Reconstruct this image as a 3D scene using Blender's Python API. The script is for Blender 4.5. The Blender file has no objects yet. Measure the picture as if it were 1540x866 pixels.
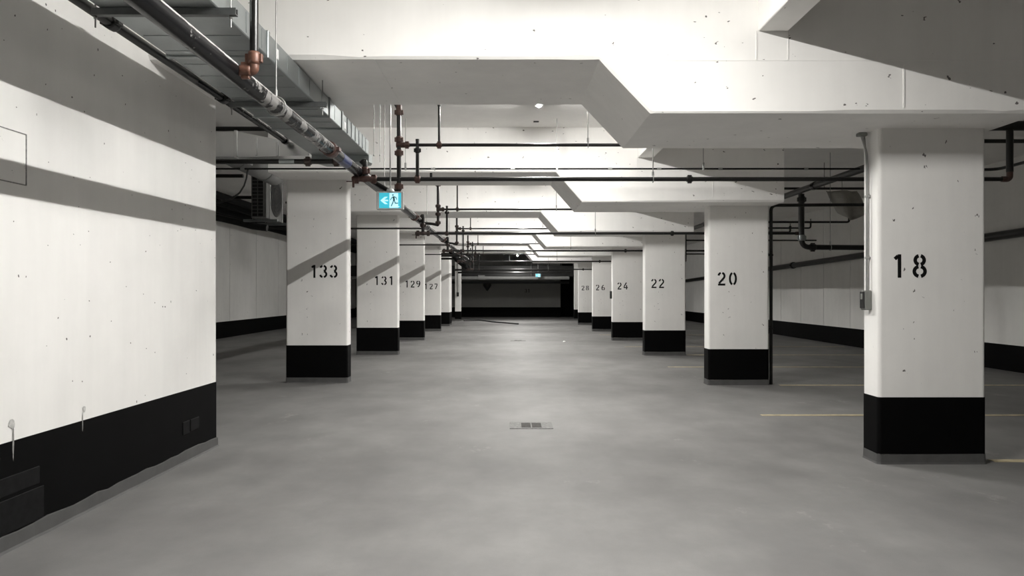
import bpy, math, random
from mathutils import Vector, Matrix
random.seed(7)

# ------------------------------------------------------------------ camera
scene = bpy.context.scene
COL = scene.collection
FPX = 1100.0                       # focal length in pixels of the 1540 wide frame
cam_d = bpy.data.cameras.new('camera')
cam_d.sensor_width = 36.0
cam_d.lens = FPX * 36.0 / 1540.0
cam_d.shift_x = (770 - 766) / 1540.0
cam_d.shift_y = (440 - 433) / 1540.0
cam_d.clip_end = 200
cam = bpy.data.objects.new('camera', cam_d)
cam.location = (0, 0, 1.5)
cam.rotation_euler = (math.pi / 2, 0, 0)
COL.objects.link(cam)
scene.camera = cam

# ------------------------------------------------------------------ world, exposure
world = bpy.data.worlds.new('world')
scene.world = world
world.use_nodes = True
world.node_tree.nodes['Background'].inputs[0].default_value = (0.0, 0.0, 0.0, 1)
world.node_tree.nodes['Background'].inputs[1].default_value = 0.0
vs = scene.view_settings
vs.view_transform = 'Standard'
vs.look = 'None'
vs.gamma = 1.0
vs.exposure = 0.0
LAMP = 1620.0                      # radiance of the strip lamps' tubular lenses
scene.cycles.diffuse_bounces = 12
scene.cycles.max_bounces = 14

# ------------------------------------------------------------------ layout (metres; the camera stands at the origin)
ZC = 4.06                          # ceiling
COL_Y = [6.54, 12.0, 17.6, 23.05, 28.5, 34.3]     # column rows
BEAM_Y = [6.565, 12.05, 17.6, 23.1, 28.6, 34.3]   # beams over them
BW = 1.43                          # beam width
LX, LZ = 0.40, 4.0                 # ceiling lamps
LAMP_Y = [3.80, 9.25, 14.80, 20.30, 25.80, 31.40]
MX, MZ = -1.69, 2.85               # sprinkler main

# ------------------------------------------------------------------ materials
def srgb(r, g, b):
    f = lambda c: (c / 255.0) / 12.92 if c / 255.0 <= 0.04045 else ((c / 255.0 + 0.055) / 1.055) ** 2.4
    return (f(r), f(g), f(b), 1)

class NT:
    def __init__(s, name):
        s.m = bpy.data.materials.new(name); s.m.use_nodes = True
        s.t = s.m.node_tree; s.b = s.t.nodes['Principled BSDF']
    def n(s, typ, **kw):
        x = s.t.nodes.new(typ)
        for k, v in kw.items():
            if k.startswith('i_'):
                key = k[2:]
                x.inputs[int(key) if key.isdigit() else key.replace('_', ' ')].default_value = v
            else: setattr(x, k, v)
        return x
    def l(s, a, b): s.t.links.new(a, b)
    def noise(s, scale, detail=4, rough=0.6, vec=None):
        x = s.n('ShaderNodeTexNoise'); x.inputs['Scale'].default_value = scale
        x.inputs['Detail'].default_value = detail; x.inputs['Roughness'].default_value = rough
        if vec: s.l(vec, x.inputs['Vector'])
        return x.outputs['Fac']
    def ramp(s, fac, stops):
        x = s.n('ShaderNodeValToRGB'); cr = x.color_ramp
        while len(cr.elements) < len(stops): cr.elements.new(0.5)
        for e, (p, c) in zip(cr.elements, stops):
            e.position = p; e.color = c if len(c) == 4 else (*c, 1)
        s.l(fac, x.inputs[0]); return x.outputs[0]
    def mix(s, fac, a, b, mode='MIX'):
        x = s.n('ShaderNodeMix'); x.data_type = 'RGBA'; x.blend_type = mode
        for sock, v in ((x.inputs[0], fac), (x.inputs[6], a), (x.inputs[7], b)):
            if isinstance(v, (float, int)): sock.default_value = v
            elif isinstance(v, tuple): sock.default_value = v if len(v) == 4 else (*v, 1)
            else: s.l(v, sock)
        return x.outputs[2]
    def math(s, op, a, b=None):
        x = s.n('ShaderNodeMath'); x.operation = op
        for i, v in enumerate((a, b)):
            if v is None: continue
            if isinstance(v, (float, int)): x.inputs[i].default_value = v
            else: s.l(v, x.inputs[i])
        return x.outputs[0]
    def bump(s, h, strength=0.3, dist=0.01):
        x = s.n('ShaderNodeBump'); x.inputs['Strength'].default_value = strength
        x.inputs['Distance'].default_value = dist
        s.l(h, x.inputs['Height']); s.l(x.outputs[0], s.b.inputs['Normal'])
    def pos(s, scale=(1, 1, 1), kind='Object'):
        c = s.n('ShaderNodeTexCoord'); mp = s.n('ShaderNodeMapping')
        mp.inputs['Scale'].default_value = scale
        s.l(c.outputs[kind], mp.inputs[0]); return mp.outputs[0]

def G(v): return (v, v, v, 1)

def painted_concrete(name, col, pits=0.0, rough=0.75):
    t = NT(name); p = t.pos()
    a = t.noise(0.9, 5, 0.6, p); b = t.noise(22, 3, 0.6, p)
    streak = t.noise(1.0, 4, 0.6, t.pos((6, 6, 0.5)))
    c = t.mix(0.5, t.ramp(a, [(0.3, G(0.90)), (0.7, G(1.0))]), t.ramp(streak, [(0.3, G(0.92)), (0.7, G(1.0))]), 'MULTIPLY')
    c = t.mix(1.0, c, col, 'MULTIPLY')
    h = t.math('MULTIPLY', b, 0.15)
    if pits:
        v = t.n('ShaderNodeTexVoronoi'); v.inputs['Scale'].default_value = 12
        t.l(t.mix(0.09, p, t.n('ShaderNodeTexNoise', i_Scale=40.0).outputs['Color']), v.inputs['Vector'])
        sep = t.n('ShaderNodeSeparateColor'); t.l(v.outputs['Color'], sep.inputs[0])
        size = t.math('MULTIPLY', t.math('POWER', sep.outputs[0], 1.5), 0.16)
        gate = t.math('GREATER_THAN', t.math('ADD', sep.outputs[1], t.math('MULTIPLY', t.noise(1.3, 2, 0.5, p), 0.8)), 1.32 - pits)
        pit = t.math('MULTIPLY', t.math('LESS_THAN', v.outputs['Distance'], size), gate)
        c = t.mix(pit, c, (0.16, 0.15, 0.145, 1))
        h = t.math('SUBTRACT', h, pit)
    t.l(c, t.b.inputs['Base Color']); t.b.inputs['Roughness'].default_value = rough
    t.b.inputs['Specular IOR Level'].default_value = 0.3
    t.bump(h, 0.35, 0.004)
    return t.m

def plain(name, col, rough=0.5, metal=0.0, var=0.15, scale=8, spec=0.5):
    t = NT(name); p = t.pos()
    a = t.noise(scale, 4, 0.6, p)
    c = t.mix(1.0, t.ramp(a, [(0.3, G(1 - var)), (0.7, G(1.0))]), col, 'MULTIPLY')
    t.l(c, t.b.inputs['Base Color'])
    t.b.inputs['Roughness'].default_value = rough; t.b.inputs['Metallic'].default_value = metal
    t.b.inputs['Specular IOR Level'].default_value = spec
    return t.m

def floor_mat():
    t = NT('grey floor coating'); p = t.pos()
    a = t.noise(0.35, 6, 0.6, p); b = t.noise(2.2, 5, 0.65, p); g = t.noise(160, 2, 0.5, p)
    sw = t.noise(1.1, 5, 0.6, t.pos((1.3, 0.8, 1)))
    c = t.mix(1.0, t.ramp(a, [(0.3, G(0.80)), (0.7, G(1.04))]), t.ramp(b, [(0.35, G(0.88)), (0.65, G(1.04))]), 'MULTIPLY')
    c = t.mix(1.0, c, t.ramp(sw, [(0.35, G(0.85)), (0.65, G(1.04))]), 'MULTIPLY')
    c = t.mix(1.0, c, t.ramp(g, [(0.3, G(0.93)), (0.7, G(1.0))]), 'MULTIPLY')
    c = t.mix(1.0, c, (0.215, 0.211, 0.206, 1), 'MULTIPLY')
    sc = t.noise(1.6, 6, 0.75, t.pos((1.0, 0.6, 1)))
    c = t.mix(t.ramp(sc, [(0.62, G(0)), (0.74, G(0.45))]), c, (0.34, 0.33, 0.315, 1))
    t.l(c, t.b.inputs['Base Color'])
    r = t.ramp(b, [(0.3, G(0.52)), (0.7, G(0.66))]); t.l(r, t.b.inputs['Roughness'])
    t.b.inputs['Specular IOR Level'].default_value = 0.07
    t.bump(t.math('ADD', t.math('MULTIPLY', g, 0.25), t.noise(6, 3, 0.5, p)), 0.12, 0.01)
    return t.m

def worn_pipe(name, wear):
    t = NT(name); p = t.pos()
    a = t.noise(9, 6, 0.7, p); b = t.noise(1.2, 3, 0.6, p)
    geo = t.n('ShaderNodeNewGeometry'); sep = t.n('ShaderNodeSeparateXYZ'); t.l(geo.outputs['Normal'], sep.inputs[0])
    upfac = t.math('ADD', t.math('MULTIPLY', sep.outputs[2], 0.55), t.math('MULTIPLY', a, 0.5))
    c = t.mix(t.ramp(upfac, [(0.42, G(0)), (0.50, G(0.9))]), (0.008, 0.008, 0.009, 1), (0.58, 0.57, 0.55, 1))  # upward-facing side of the pipe is mixed paler
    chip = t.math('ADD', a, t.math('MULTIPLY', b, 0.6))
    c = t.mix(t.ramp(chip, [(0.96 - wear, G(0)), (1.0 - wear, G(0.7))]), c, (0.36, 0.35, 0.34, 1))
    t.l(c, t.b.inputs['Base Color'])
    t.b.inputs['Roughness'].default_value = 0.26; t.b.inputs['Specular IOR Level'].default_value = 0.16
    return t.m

def emit(name, col, strength, base=None):
    t = NT(name)
    t.b.inputs['Base Color'].default_value = base or col
    t.b.inputs['Emission Color'].default_value = col
    t.b.inputs['Emission Strength'].default_value = strength
    return t.m

WHITE = (0.90, 0.885, 0.86, 1)
M = dict(
    wall=painted_concrete('white painted concrete wall', WHITE, 0.50),
    beam=painted_concrete('white painted concrete beam', WHITE, 0.25),
    column=painted_concrete('white painted concrete column', WHITE, 0.14),
    ceiling=painted_concrete('ceiling concrete', (0.90, 0.885, 0.86, 1), 0.0),
    panel=painted_concrete('grey white wall panel', (0.80, 0.79, 0.765, 1), 0.05),
    black=plain('black band paint', (0.0026, 0.0026, 0.0028, 1), 0.6, 0, 0.35, 5, 0.07),
    blackpatch=plain('dull black patch paint', (0.0075, 0.0075, 0.008, 1), 0.7, 0, 0.6, 20, 0.15),
    plinth=plain('grey cove coating', (0.085, 0.084, 0.083, 1), 0.6, 0, 0.25, 6),
    floor=floor_mat(),
    digit=plain('stencil black paint', (0.006, 0.006, 0.006, 1), 0.6, 0, 0.2, 20, 0.2),
    pipe=plain('black steel pipe', (0.010, 0.0095, 0.009, 1), 0.34, 0, 0.5, 12),
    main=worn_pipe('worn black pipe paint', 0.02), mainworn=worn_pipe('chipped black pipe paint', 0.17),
    rust=plain('rust red pipe fitting', (0.20, 0.095, 0.065, 1), 0.45, 0.1, 0.5, 30),
    rustred=plain('dull red brown pipe fitting', (0.11, 0.056, 0.046, 1), 0.5, 0.1, 0.5, 30),
    rustdark=plain('dark brown pipe fitting', (0.060, 0.040, 0.035, 1), 0.45, 0.1, 0.5, 30),
    shiny=plain('shiny galvanised sheet', (0.72, 0.73, 0.73, 1), 0.22, 0.9, 0.12, 3),
    galv=plain('galvanised sheet metal', (0.36, 0.385, 0.385, 1), 0.40, 0.75, 0.22, 3),
    galvdark=plain('dull zinc strut', (0.13, 0.135, 0.135, 1), 0.45, 0.5, 0.3, 10),
    rod=plain('zinc threaded rod', (0.32, 0.32, 0.31, 1), 0.4, 0.5, 0.2, 10),
    steel=plain('brushed steel', (0.5, 0.5, 0.49, 1), 0.35, 0.7, 0.2, 10),
    grate=plain('cast iron grate', (0.06, 0.057, 0.05, 1), 0.6, 0.3, 0.6, 40),
    drainframe=plain('scuffed grey drain frame', (0.145, 0.142, 0.135, 1), 0.65, 0.0, 0.7, 30),
    yellow=plain('faded yellow line paint', (0.52, 0.44, 0.28, 1), 0.6, 0, 0.45, 9),
    lampbody=plain('white lamp body', (0.7, 0.7, 0.7, 1), 0.4),
    lens=emit('lit lamp lens', (1.0, 0.985, 0.95, 1), LAMP, (0.8, 0.8, 0.8, 1)),
    cyan=emit('lit cyan sign panel', srgb(50, 168, 188), 0.8),
    pale=emit('lit pale sign panel', srgb(180, 230, 240), 0.75),
    teal=plain('dark teal figure', (0.02, 0.16, 0.20, 1), 0.5),
    signbody=plain('grey sign housing', (0.46, 0.46, 0.45, 1), 0.45, 0.1),
    label=plain('white sticker', (0.85, 0.85, 0.85, 1), 0.5),
    unit=plain('grey enamel casing', (0.17, 0.17, 0.165, 1), 0.5),
    boxgrey=plain('grey plastic box', (0.20, 0.205, 0.19, 1), 0.5),
    boxblack=plain('black plastic', (0.012, 0.012, 0.012, 1), 0.45),
    scuff=plain('grey scuff', (0.36, 0.355, 0.34, 1), 0.7, 0, 0.6, 45),
    palescuff=plain('pale grey scuff', (0.62, 0.61, 0.59, 1), 0.7, 0, 0.35, 40),
    blue=plain('painted blue reflection', (0.012, 0.025, 0.11, 1), 0.3),
    conduit=plain('matt black conduit', (0.008, 0.008, 0.008, 1), 0.7, 0, 0.3, 10, 0.1),
    endwall=painted_concrete('wall concrete with painted shade', (0.34, 0.335, 0.32, 1), 0.05),  # the end wall's shade is put into this darker base colour
    guard=plain('dark fan guard', (0.07, 0.07, 0.07, 1), 0.5),
    insul=plain('grey wrapped insulation', (0.22, 0.22, 0.215, 1), 0.6),
    sheet=plain('milky plastic sheet', (0.34, 0.33, 0.30, 1), 0.5),
    paper=plain('white paper scrap', (0.85, 0.85, 0.84, 1), 0.7),
)

# ------------------------------------------------------------------ mesh helpers
class MB:
    def __init__(s): s.v = []; s.f = []; s.sm = []
    def add(s, vs, fs, smooth=False):
        o = len(s.v); s.v += [tuple(v) for v in vs]
        s.f += [tuple(i + o for i in f) for f in fs]; s.sm += [smooth] * len(fs)
        return s
    def box(s, x0, x1, y0, y1, z0, z1):
        vs = [(x, y, z) for z in (z0, z1) for y in (y0, y1) for x in (x0, x1)]
        return s.add(vs, [(0, 2, 3, 1), (4, 5, 7, 6), (0, 1, 5, 4), (2, 6, 7, 3), (0, 4, 6, 2), (1, 3, 7, 5)])
    def bbox(s, x0, x1, y0, y1, z0, z1, c=0.005):
        """box with chamfered edges"""
        pts = []; idx = {}
        X = (x0, x1); Y = (y0, y1); Z = (z0, z1)
        for i in (0, 1):
            for j in (0, 1):
                for k in (0, 1):
                    sx = c if i == 0 else -c; sy = c if j == 0 else -c; sz = c if k == 0 else -c
                    for ax, p in enumerate(((X[i], Y[j] + sy, Z[k] + sz), (X[i] + sx, Y[j], Z[k] + sz), (X[i] + sx, Y[j] + sy, Z[k]))):
                        idx[(i, j, k, ax)] = len(pts); pts.append(p)
        q = lambda *a: idx[a]
        f = []
        f.append((q(0,0,0,0), q(0,0,1,0), q(0,1,1,0), q(0,1,0,0))); f.append((q(1,0,0,0), q(1,1,0,0), q(1,1,1,0), q(1,0,1,0)))
        f.append((q(0,0,0,1), q(1,0,0,1), q(1,0,1,1), q(0,0,1,1))); f.append((q(0,1,0,1), q(0,1,1,1), q(1,1,1,1), q(1,1,0,1)))
        f.append((q(0,0,0,2), q(0,1,0,2), q(1,1,0,2), q(1,0,0,2))); f.append((q(0,0,1,2), q(1,0,1,2), q(1,1,1,2), q(0,1,1,2)))
        for i in (0, 1):
            for j in (0, 1): f.append((q(i,j,0,0), q(i,j,1,0), q(i,j,1,1), q(i,j,0,1)))
            for k in (0, 1): f.append((q(i,0,k,0), q(i,1,k,0), q(i,1,k,2), q(i,0,k,2)))
        for j in (0, 1):
            for k in (0, 1): f.append((q(0,j,k,1), q(1,j,k,1), q(1,j,k,2), q(0,j,k,2)))
        for i in (0, 1):
            for j in (0, 1):
                for k in (0, 1): f.append((q(i,j,k,0), q(i,j,k,1), q(i,j,k,2)))
        return s.add(pts, f)
    def prism(s, poly, axis, a, b):
        """2-D polygon extruded along an axis ('x': poly is (y,z); 'y': (x,z); 'z': (x,y))"""
        def P(p, t): return (t, p[0], p[1]) if axis == 'x' else (p[0], t, p[1]) if axis == 'y' else (p[0], p[1], t)
        n = len(poly)
        vs = [P(p, a) for p in poly] + [P(p, b) for p in poly]
        fs = [(i, (i + 1) % n, n + (i + 1) % n, n + i) for i in range(n)] + [tuple(range(n))[::-1], tuple(range(n, 2 * n))]
        return s.add(vs, fs)
    def tube(s, pts, r, n=12, caps=True):
        pts = [Vector(p) for p in pts]; rs = r if isinstance(r, (list, tuple)) else [r] * len(pts)
        rings = []; up = None
        for i, p in enumerate(pts):
            d = (pts[min(i + 1, len(pts) - 1)] - pts[max(i - 1, 0)]).normalized()
            if up is None:
                up = Vector((0, 0, 1)) if abs(d.z) < 0.9 else Vector((1, 0, 0))
            x = d.cross(up).normalized(); y = x.cross(d).normalized(); up = y
            rings.append([p + (x * math.cos(2 * math.pi * k / n) + y * math.sin(2 * math.pi * k / n)) * rs[i] for k in range(n)])
        vs = [v for ring in rings for v in ring]; fs = []
        for i in range(len(pts) - 1):
            for k in range(n):
                fs.append((i * n + k, i * n + (k + 1) % n, (i + 1) * n + (k + 1) % n, (i + 1) * n + k))
        s.add(vs, fs, True)
        if caps:
            s.add(rings[0], [tuple(range(n))[::-1]]); s.add(rings[-1], [tuple(range(n))])
        return s
    def lathe(s, c, prof, n=20, axis='z'):
        vs = []; m = len(prof)
        for k in range(n):
            a = 2 * math.pi * k / n
            for r, h in prof:
                u, w = r * math.cos(a), r * math.sin(a)
                p = {'z': (u, w, h), 'y': (u, h, w), 'x': (h, u, w)}[axis]
                vs.append((c[0] + p[0], c[1] + p[1], c[2] + p[2]))
        fs = [(k * m + i, ((k + 1) % n) * m + i, ((k + 1) % n) * m + i + 1, k * m + i + 1) for k in range(n) for i in range(m - 1)]
        return s.add(vs, fs, True)
    def ring(s, c, axis, R, r, n=20, m=8):
        pts = []
        for k in range(n + 1):
            a = 2 * math.pi * k / n; u, w = R * math.cos(a), R * math.sin(a)
            pts.append({'z': (c[0]+u, c[1]+w, c[2]), 'y': (c[0]+u, c[1], c[2]+w), 'x': (c[0], c[1]+u, c[2]+w)}[axis])
        return s.tube(pts, r, m, False)
    def mesh(s, name, mat):
        me = bpy.data.meshes.new(name); me.from_pydata(s.v, [], s.f)
        me.polygons.foreach_set('use_smooth', s.sm)
        me.materials.append(M[mat]); me.update()
        import bmesh
        bm = bmesh.new(); bm.from_mesh(me); bmesh.ops.recalc_face_normals(bm, faces=bm.faces); bm.to_mesh(me); bm.free()
        return me

def part(name, mb, mat, parent=None, loc=(0, 0, 0)):
    me = mb.mesh(name, mat) if isinstance(mb, MB) else mb
    o = bpy.data.objects.new(name, me); COL.objects.link(o)
    o.location = loc
    if parent: o.parent = parent
    return o
def tag(o, label, cat, group=None):
    o['label'] = label; o['category'] = cat
    if group: o['group'] = group
    return o
def thing(name, label, cat, loc=(0, 0, 0), group=None, rz=0.0):
    o = bpy.data.objects.new(name, None); COL.objects.link(o)
    o.empty_display_size = 0.1; o.location = loc; o.rotation_euler = (0, 0, rz)
    return tag(o, label, cat, group)
def struct(name, mb, mat, loc=(0, 0, 0)):
    o = part(name, mb, mat, None, loc); o['kind'] = 'structure'; return o
def setting(name, loc=(0, 0, 0), rz=0.0):
    o = bpy.data.objects.new(name, None); COL.objects.link(o); o.location = loc
    o.rotation_euler = (0, 0, rz); o['kind'] = 'structure'; return o
def bend(pts, rad=0.08, n=5):
    """polyline with rounded elbows"""
    pts = [Vector(p) for p in pts]; out = [pts[0]]
    for i in range(1, len(pts) - 1):
        a = (pts[i - 1] - pts[i]); b = (pts[i + 1] - pts[i])
        q = min(rad, a.length * .45, b.length * .45)
        p0 = pts[i] + a.normalized() * q; p1 = pts[i] + b.normalized() * q
        for k in range(n + 1):
            t = k / n
            out.append(p0 * (1 - t) ** 2 + pts[i] * 2 * t * (1 - t) + p1 * t * t)
    out.append(pts[-1]); return out

# ------------------------------------------------------------------ structure: floor, ceiling, walls
XL, XR, Y0, Y1 = -9.5, 9.6, -5.0, 45.0
struct('floor', MB().box(XL - .3, XR + .3, Y0 - .3, Y1 + .3, -0.3, 0.0), 'floor')
struct('ceiling', MB().box(XL - .3, XR + .3, Y0 - .3, Y1 + .3, ZC, ZC + .3), 'ceiling')

def panel_wall(name, side, x, y0, y1, step, off, top=ZC):
    """side wall cast in panels with recessed joints between them"""
    root = setting(name)
    b = MB().box(x, x + .3, y0, y1, 0, top) if side > 0 else MB().box(x - .3, x, y0, y1, 0, top)
    core = part('wall_core', b, 'panel', root)
    y = y0 + off; edges = [y0]
    while y < y1 - .3: edges.append(y); y += step
    edges.append(y1)
    cache = {}
    for a, c in zip(edges, edges[1:]):
        w = round(c - a, 4)
        if w not in cache:
            g = 0.012
            mb = MB().bbox(-.02 if side > 0 else 0, 0 if side > 0 else .02, g, w - g, .0, top, .006)
            cache[w] = mb.mesh('panel', 'panel')
        part('panel', cache[w], 'panel', root, (x, a, 0))
    return root
panel_wall('wall_right', 1, XR, Y0, Y1, 1.75, 1.05)
panel_wall('wall_left_far', -1, XL, 7.0, Y1, 2.6, 2.2)
struct('baseboard_right', MB().box(XR - .028, XR - .02, Y0, Y1, 0, .50), 'black')
struct('baseboard_left_far', MB().box(XL + .02, XL + .028, 7.0, Y1, 0, .54), 'black')
struct('wall_back', MB().box(XL - .3, XR + .3, Y0 - .3, Y0, 0, ZC), 'wall')
struct('baseboard_back', MB().box(-3.0, XR - .03, Y0, Y0 + .004, .0, .6), 'black')

# the end wall, with a dark recess right of it and its own stencilled number
endw = setting('wall_end')
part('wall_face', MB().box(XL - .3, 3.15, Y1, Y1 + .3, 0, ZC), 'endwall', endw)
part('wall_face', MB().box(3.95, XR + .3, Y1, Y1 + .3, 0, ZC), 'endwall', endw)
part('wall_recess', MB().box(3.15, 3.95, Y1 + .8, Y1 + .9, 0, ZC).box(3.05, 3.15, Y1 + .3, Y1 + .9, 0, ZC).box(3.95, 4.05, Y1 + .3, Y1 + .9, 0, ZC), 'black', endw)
struct('baseboard_end', MB().box(XL + .03, 3.15, Y1 - .008, Y1, 0, .6).box(3.95, XR - .03, Y1 - .008, Y1, 0, .6), 'black')

# ---- near left wall: slightly angled shear wall ending at y = 7.2
WA = math.atan2(0.05, 2.86)                    # runs 1 degree off the aisle
wl = setting('wall_left', (-2.868, 7.15, 0), -WA)   # local +x = face normal into the aisle, local -y runs back to the camera
LW = 12.1
part('wall_face', MB().bbox(-.32, 0, -LW, 0, 0, ZC, .004), 'wall', wl)
band = MB()
part('black_band', MB().box(-.3, .003, -LW, .003, .06, .63), 'black', wl)
# cove plinth with an uneven upper edge
def cove(length, n, h=.092, jit=.010):
    mb = MB(); vs = []; fs = []
    for i in range(n + 1):
        y = -length + (length + .012) * i / n
        hh = h + random.uniform(-jit, jit); d = .014 + random.uniform(-.002, .004)
        vs += [(0, y, hh + .004), (d, y, hh), (d + .004, y, .015), (d + .012, y, 0), (0, y, 0)]
    for i in range(n):
        for k in range(5):
            a, b = i * 5 + k, i * 5 + (k + 1) % 5
            fs.append((a, b, b + 5, a + 5))
    fs += [(0, 1, 2, 3, 4), tuple(n * 5 + k for k in (4, 3, 2, 1, 0))]
    return mb.add(vs, fs)
part('grey_cove', cove(LW, 90), 'plinth', wl)
def wl_local(px, py):
    """photo pixel on the near left wall -> (local y, z)"""
    u = (px - 766) / FPX; c, s = math.cos(WA), math.sin(WA)
    # face points: x = -2.868 + s*t, y = 7.15 + c*t
    t = (-2.868 - u * 7.15) / (u * c - s)
    Y = 7.15 + c * t
    return t, 1.5 + (440 - py) / FPX * Y
# rendered-over opening, patches and scuffs
t0, z0 = wl_local(38, 278); t1, z1 = wl_local(38, 203)
pw = MB().bbox(-.01, .004, t0 - .75, t0, z0, z1, .003)
part('wall_patch', pw, 'wall', wl)
fr = MB()
for (a, b, c, d) in ((t0 - .76, t0 + .004, z1, z1 + .005), (t0 - .76, t0 + .004, z0 - .005, z0), (t0, t0 + .005, z0, z1)):
    fr.box(-.01, .007, a, b, c, d)
part('patch_edge', fr, 'scuff', wl)
a, za = wl_local(274, 655); b, zb = wl_local(298, 626)
part('outlet_patch', MB().bbox(0, .010, a, a + .13, za, zb, .004).bbox(0, .012, a + .145, b, za + .01, zb, .004), 'blackpatch', wl)
part('black_patch', MB().bbox(0, .008, -3.4, -2.58, .10, .30, .004).bbox(0, .008, -3.2, -2.62, .32, .43, .004), 'blackpatch', wl)
def smear(pxs, seed):
    rnd = random.Random(seed); mb = MB()
    for i, (x, y, w, h) in enumerate(pxs):
        t, z = wl_local(x, y); hh = h / FPX * 5; ww = w / FPX * 5
        n = 9; pts = []
        for k in range(n):
            an = 2 * math.pi * k / n; q = rnd.uniform(.6, 1.1)
            pts.append((t + ww * q * math.cos(an), z + hh * q * math.sin(an)))
        d = .0036 + i * .0004
        mb.add([(d, *p) for p in pts], [tuple(range(n))])
    return mb
part('scuff_mark', smear([(126, 615, 5, 5.5)], 3), 'palescuff', wl)
part('scuff_mark', smear([(123.5, 632, 1.6, 17)], 4), 'scuff', wl)
part('scuff_mark', smear([(17, 638, 6, 7)], 5), 'palescuff', wl)
part('scuff_mark', smear([(19, 665, 1.8, 26)], 6), 'scuff', wl)

# ------------------------------------------------------------------ beams
def beam_mesh(xa, xb, ztop, zhi, zlo, seed, chips=True, yoff=0.0, bw=BW):
    rnd = random.Random(seed)
    k0, k1 = (.72, zhi), (1.13, zlo)
    def zb(x):
        if x <= k0[0]: return zhi
        if x >= k1[0]: return zlo
        return zhi + (zlo - zhi) * (x - k0[0]) / (k1[0] - k0[0])
    xs = []; x = xa
    while x < xb - .05:
        xs.append(x); x += rnd.choice((.06, .1, .16, .3)) if chips else .5
    xs += [xb, k0[0], k1[0]]; xs = sorted(set(round(v, 4) for v in xs))
    vs = []; fs = []; c = .022
    for x in xs:
        if chips and rnd.random() < .25: c = rnd.choice((.014, .019, .022, .026, .033))
        z = zb(x); hw = bw / 2
        vs += [(x, -hw, ztop), (x, -hw, z + c), (x, -hw + c * .8, z), (x, hw, z), (x, hw, ztop)]
    n = len(xs)
    for i in range(n - 1):
        for k in range(5):
            a, b = i * 5 + k, i * 5 + (k + 1) % 5
            fs.append((a, b, b + 5, a + 5))
    fs += [(4, 3, 2, 1, 0), tuple((n - 1) * 5 + k for k in range(5))]
    return MB().add(vs, fs)
ordn = ['nearest', 'second', 'third', 'fourth', 'fifth', 'farthest']
# labels: each beam is named by the numbered columns that carry it
pairs = ['column 18, nearest of all', 'columns 133 and 20, second nearest', 'columns 131 and 22, third from the front', 'columns 129 and 24, fourth from the front', 'columns 127 and 26, last but one', 'column 28, farthest of all']
ZLO = [2.937, 2.905, 2.905, 2.905, 2.905, 2.905]
for k, y in enumerate(BEAM_Y):
    xa = -5.4 if k == 0 else -3.74
    t = thing('concrete_beam', 'white stepped concrete beam over ' + pairs[k], 'beam', (0, y, 0), 'stepped ceiling beams across the aisle')
    part('beam_body', beam_mesh(xa, 4.26, ZC, 3.37, ZLO[k], 11 + k, chips=k < 3), 'beam', t)
    part('form_seam', MB().box(-1.083, -1.077, -BW / 2 + .03, BW / 2, 3.367, 3.372), 'beam', t)
    if k < 2:
        f = -BW / 2
        part('form_seam', MB().box(-.43, -.424, f - .003, f, 3.42, 3.75), 'beam', t)
        part('form_seam', MB().box(3.148, 3.160, f - .006, f, 2.98, 3.32), 'beam', t)
        part('form_seam', MB().box(.76, 4.2, f - .003, f, 3.355, 3.361).box(1.97, 1.98, f - .006, f, 3.36, 3.59).box(2.225, 2.232, f - .005, f, 3.36, 3.59), 'beam', t)
# longitudinal downstand between the beams
segs = [Y0] + BEAM_Y
for k in range(6):
    a = Y0 if k == 0 else BEAM_Y[k - 1] + BW / 2
    b = BEAM_Y[k] - BW / 2
    lab = 'shallow lengthwise concrete ceiling rib meeting the beam over ' + pairs[k].split(',')[0] + ', ' + ordn[k] + ' one'
    o = part('ceiling_rib', MB().bbox(1.99, 2.23, 0, b - a, 3.59, ZC, .006), 'beam', None, (0, a, 0))
    tag(o, lab, 'rib', 'lengthwise ceiling ribs')

# ------------------------------------------------------------------ columns
def rrect(hx, hy, r, n=4):
    pts = []
    for cx, cy, a0 in ((hx - r, hy - r, 0), (-hx + r, hy - r, 90), (-hx + r, -hy + r, 180), (hx - r, -hy + r, 270)):
        for k in range(n + 1):
            a = math.radians(a0 + 90 * k / n); pts.append((cx + r * math.cos(a), cy + r * math.sin(a)))
    return pts
# stencil digits in a 0.6 x 1 box, as open strokes with the stencil's gaps
def arc(cx, cy, rx, ry, a0, a1, n=12):
    return [(cx + rx * math.cos(math.radians(a0 + (a1 - a0) * i / n)), cy + ry * math.sin(math.radians(a0 + (a1 - a0) * i / n))) for i in range(n + 1)]
_six = [arc(.3, .29, .22, .22, 102, 258), arc(.3, .29, .22, .22, -78, 78), arc(.52, .40, .44, .54, 185, 108, 8)]
DIG = {
    '0': [arc(.3, .5, .22, .43, 104, 256), arc(.3, .5, .22, .43, -76, 76)],
    '1': [[(.34, 0), (.34, 1)], [(.28, .93), (.14, .80)]],
    '2': [arc(.3, .70, .22, .23, 172, 104, 6), arc(.3, .70, .22, .23, 76, -38, 8) + [(.12, .16)], [(.04, .07), (.58, .07)]],
    '3': [arc(.27, .73, .21, .20, 165, 105, 5), arc(.27, .73, .21, .20, 78, -78, 10), arc(.27, .28, .24, .22, 78, -78, 10), arc(.27, .28, .24, .22, -105, -168, 5)],
    '4': [[(.42, .98), (.08, .36)], [(.03, .27), (.36, .27)], [(.45, 0), (.45, .62)], [(.50, .27), (.62, .27)]],
    '6': _six,
    '7': [[(.04, .93), (.56, .93)], [(.53, .84), (.22, 0)]],
    '8': [arc(.3, .75, .19, .19, 104, 256), arc(.3, .75, .19, .19, -76, 76), arc(.3, .27, .23, .21, 104, 256), arc(.3, .27, .23, .21, -76, 76)],
    '9': [[(.6 - x, 1 - y) for x, y in st] for st in _six],
}
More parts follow.
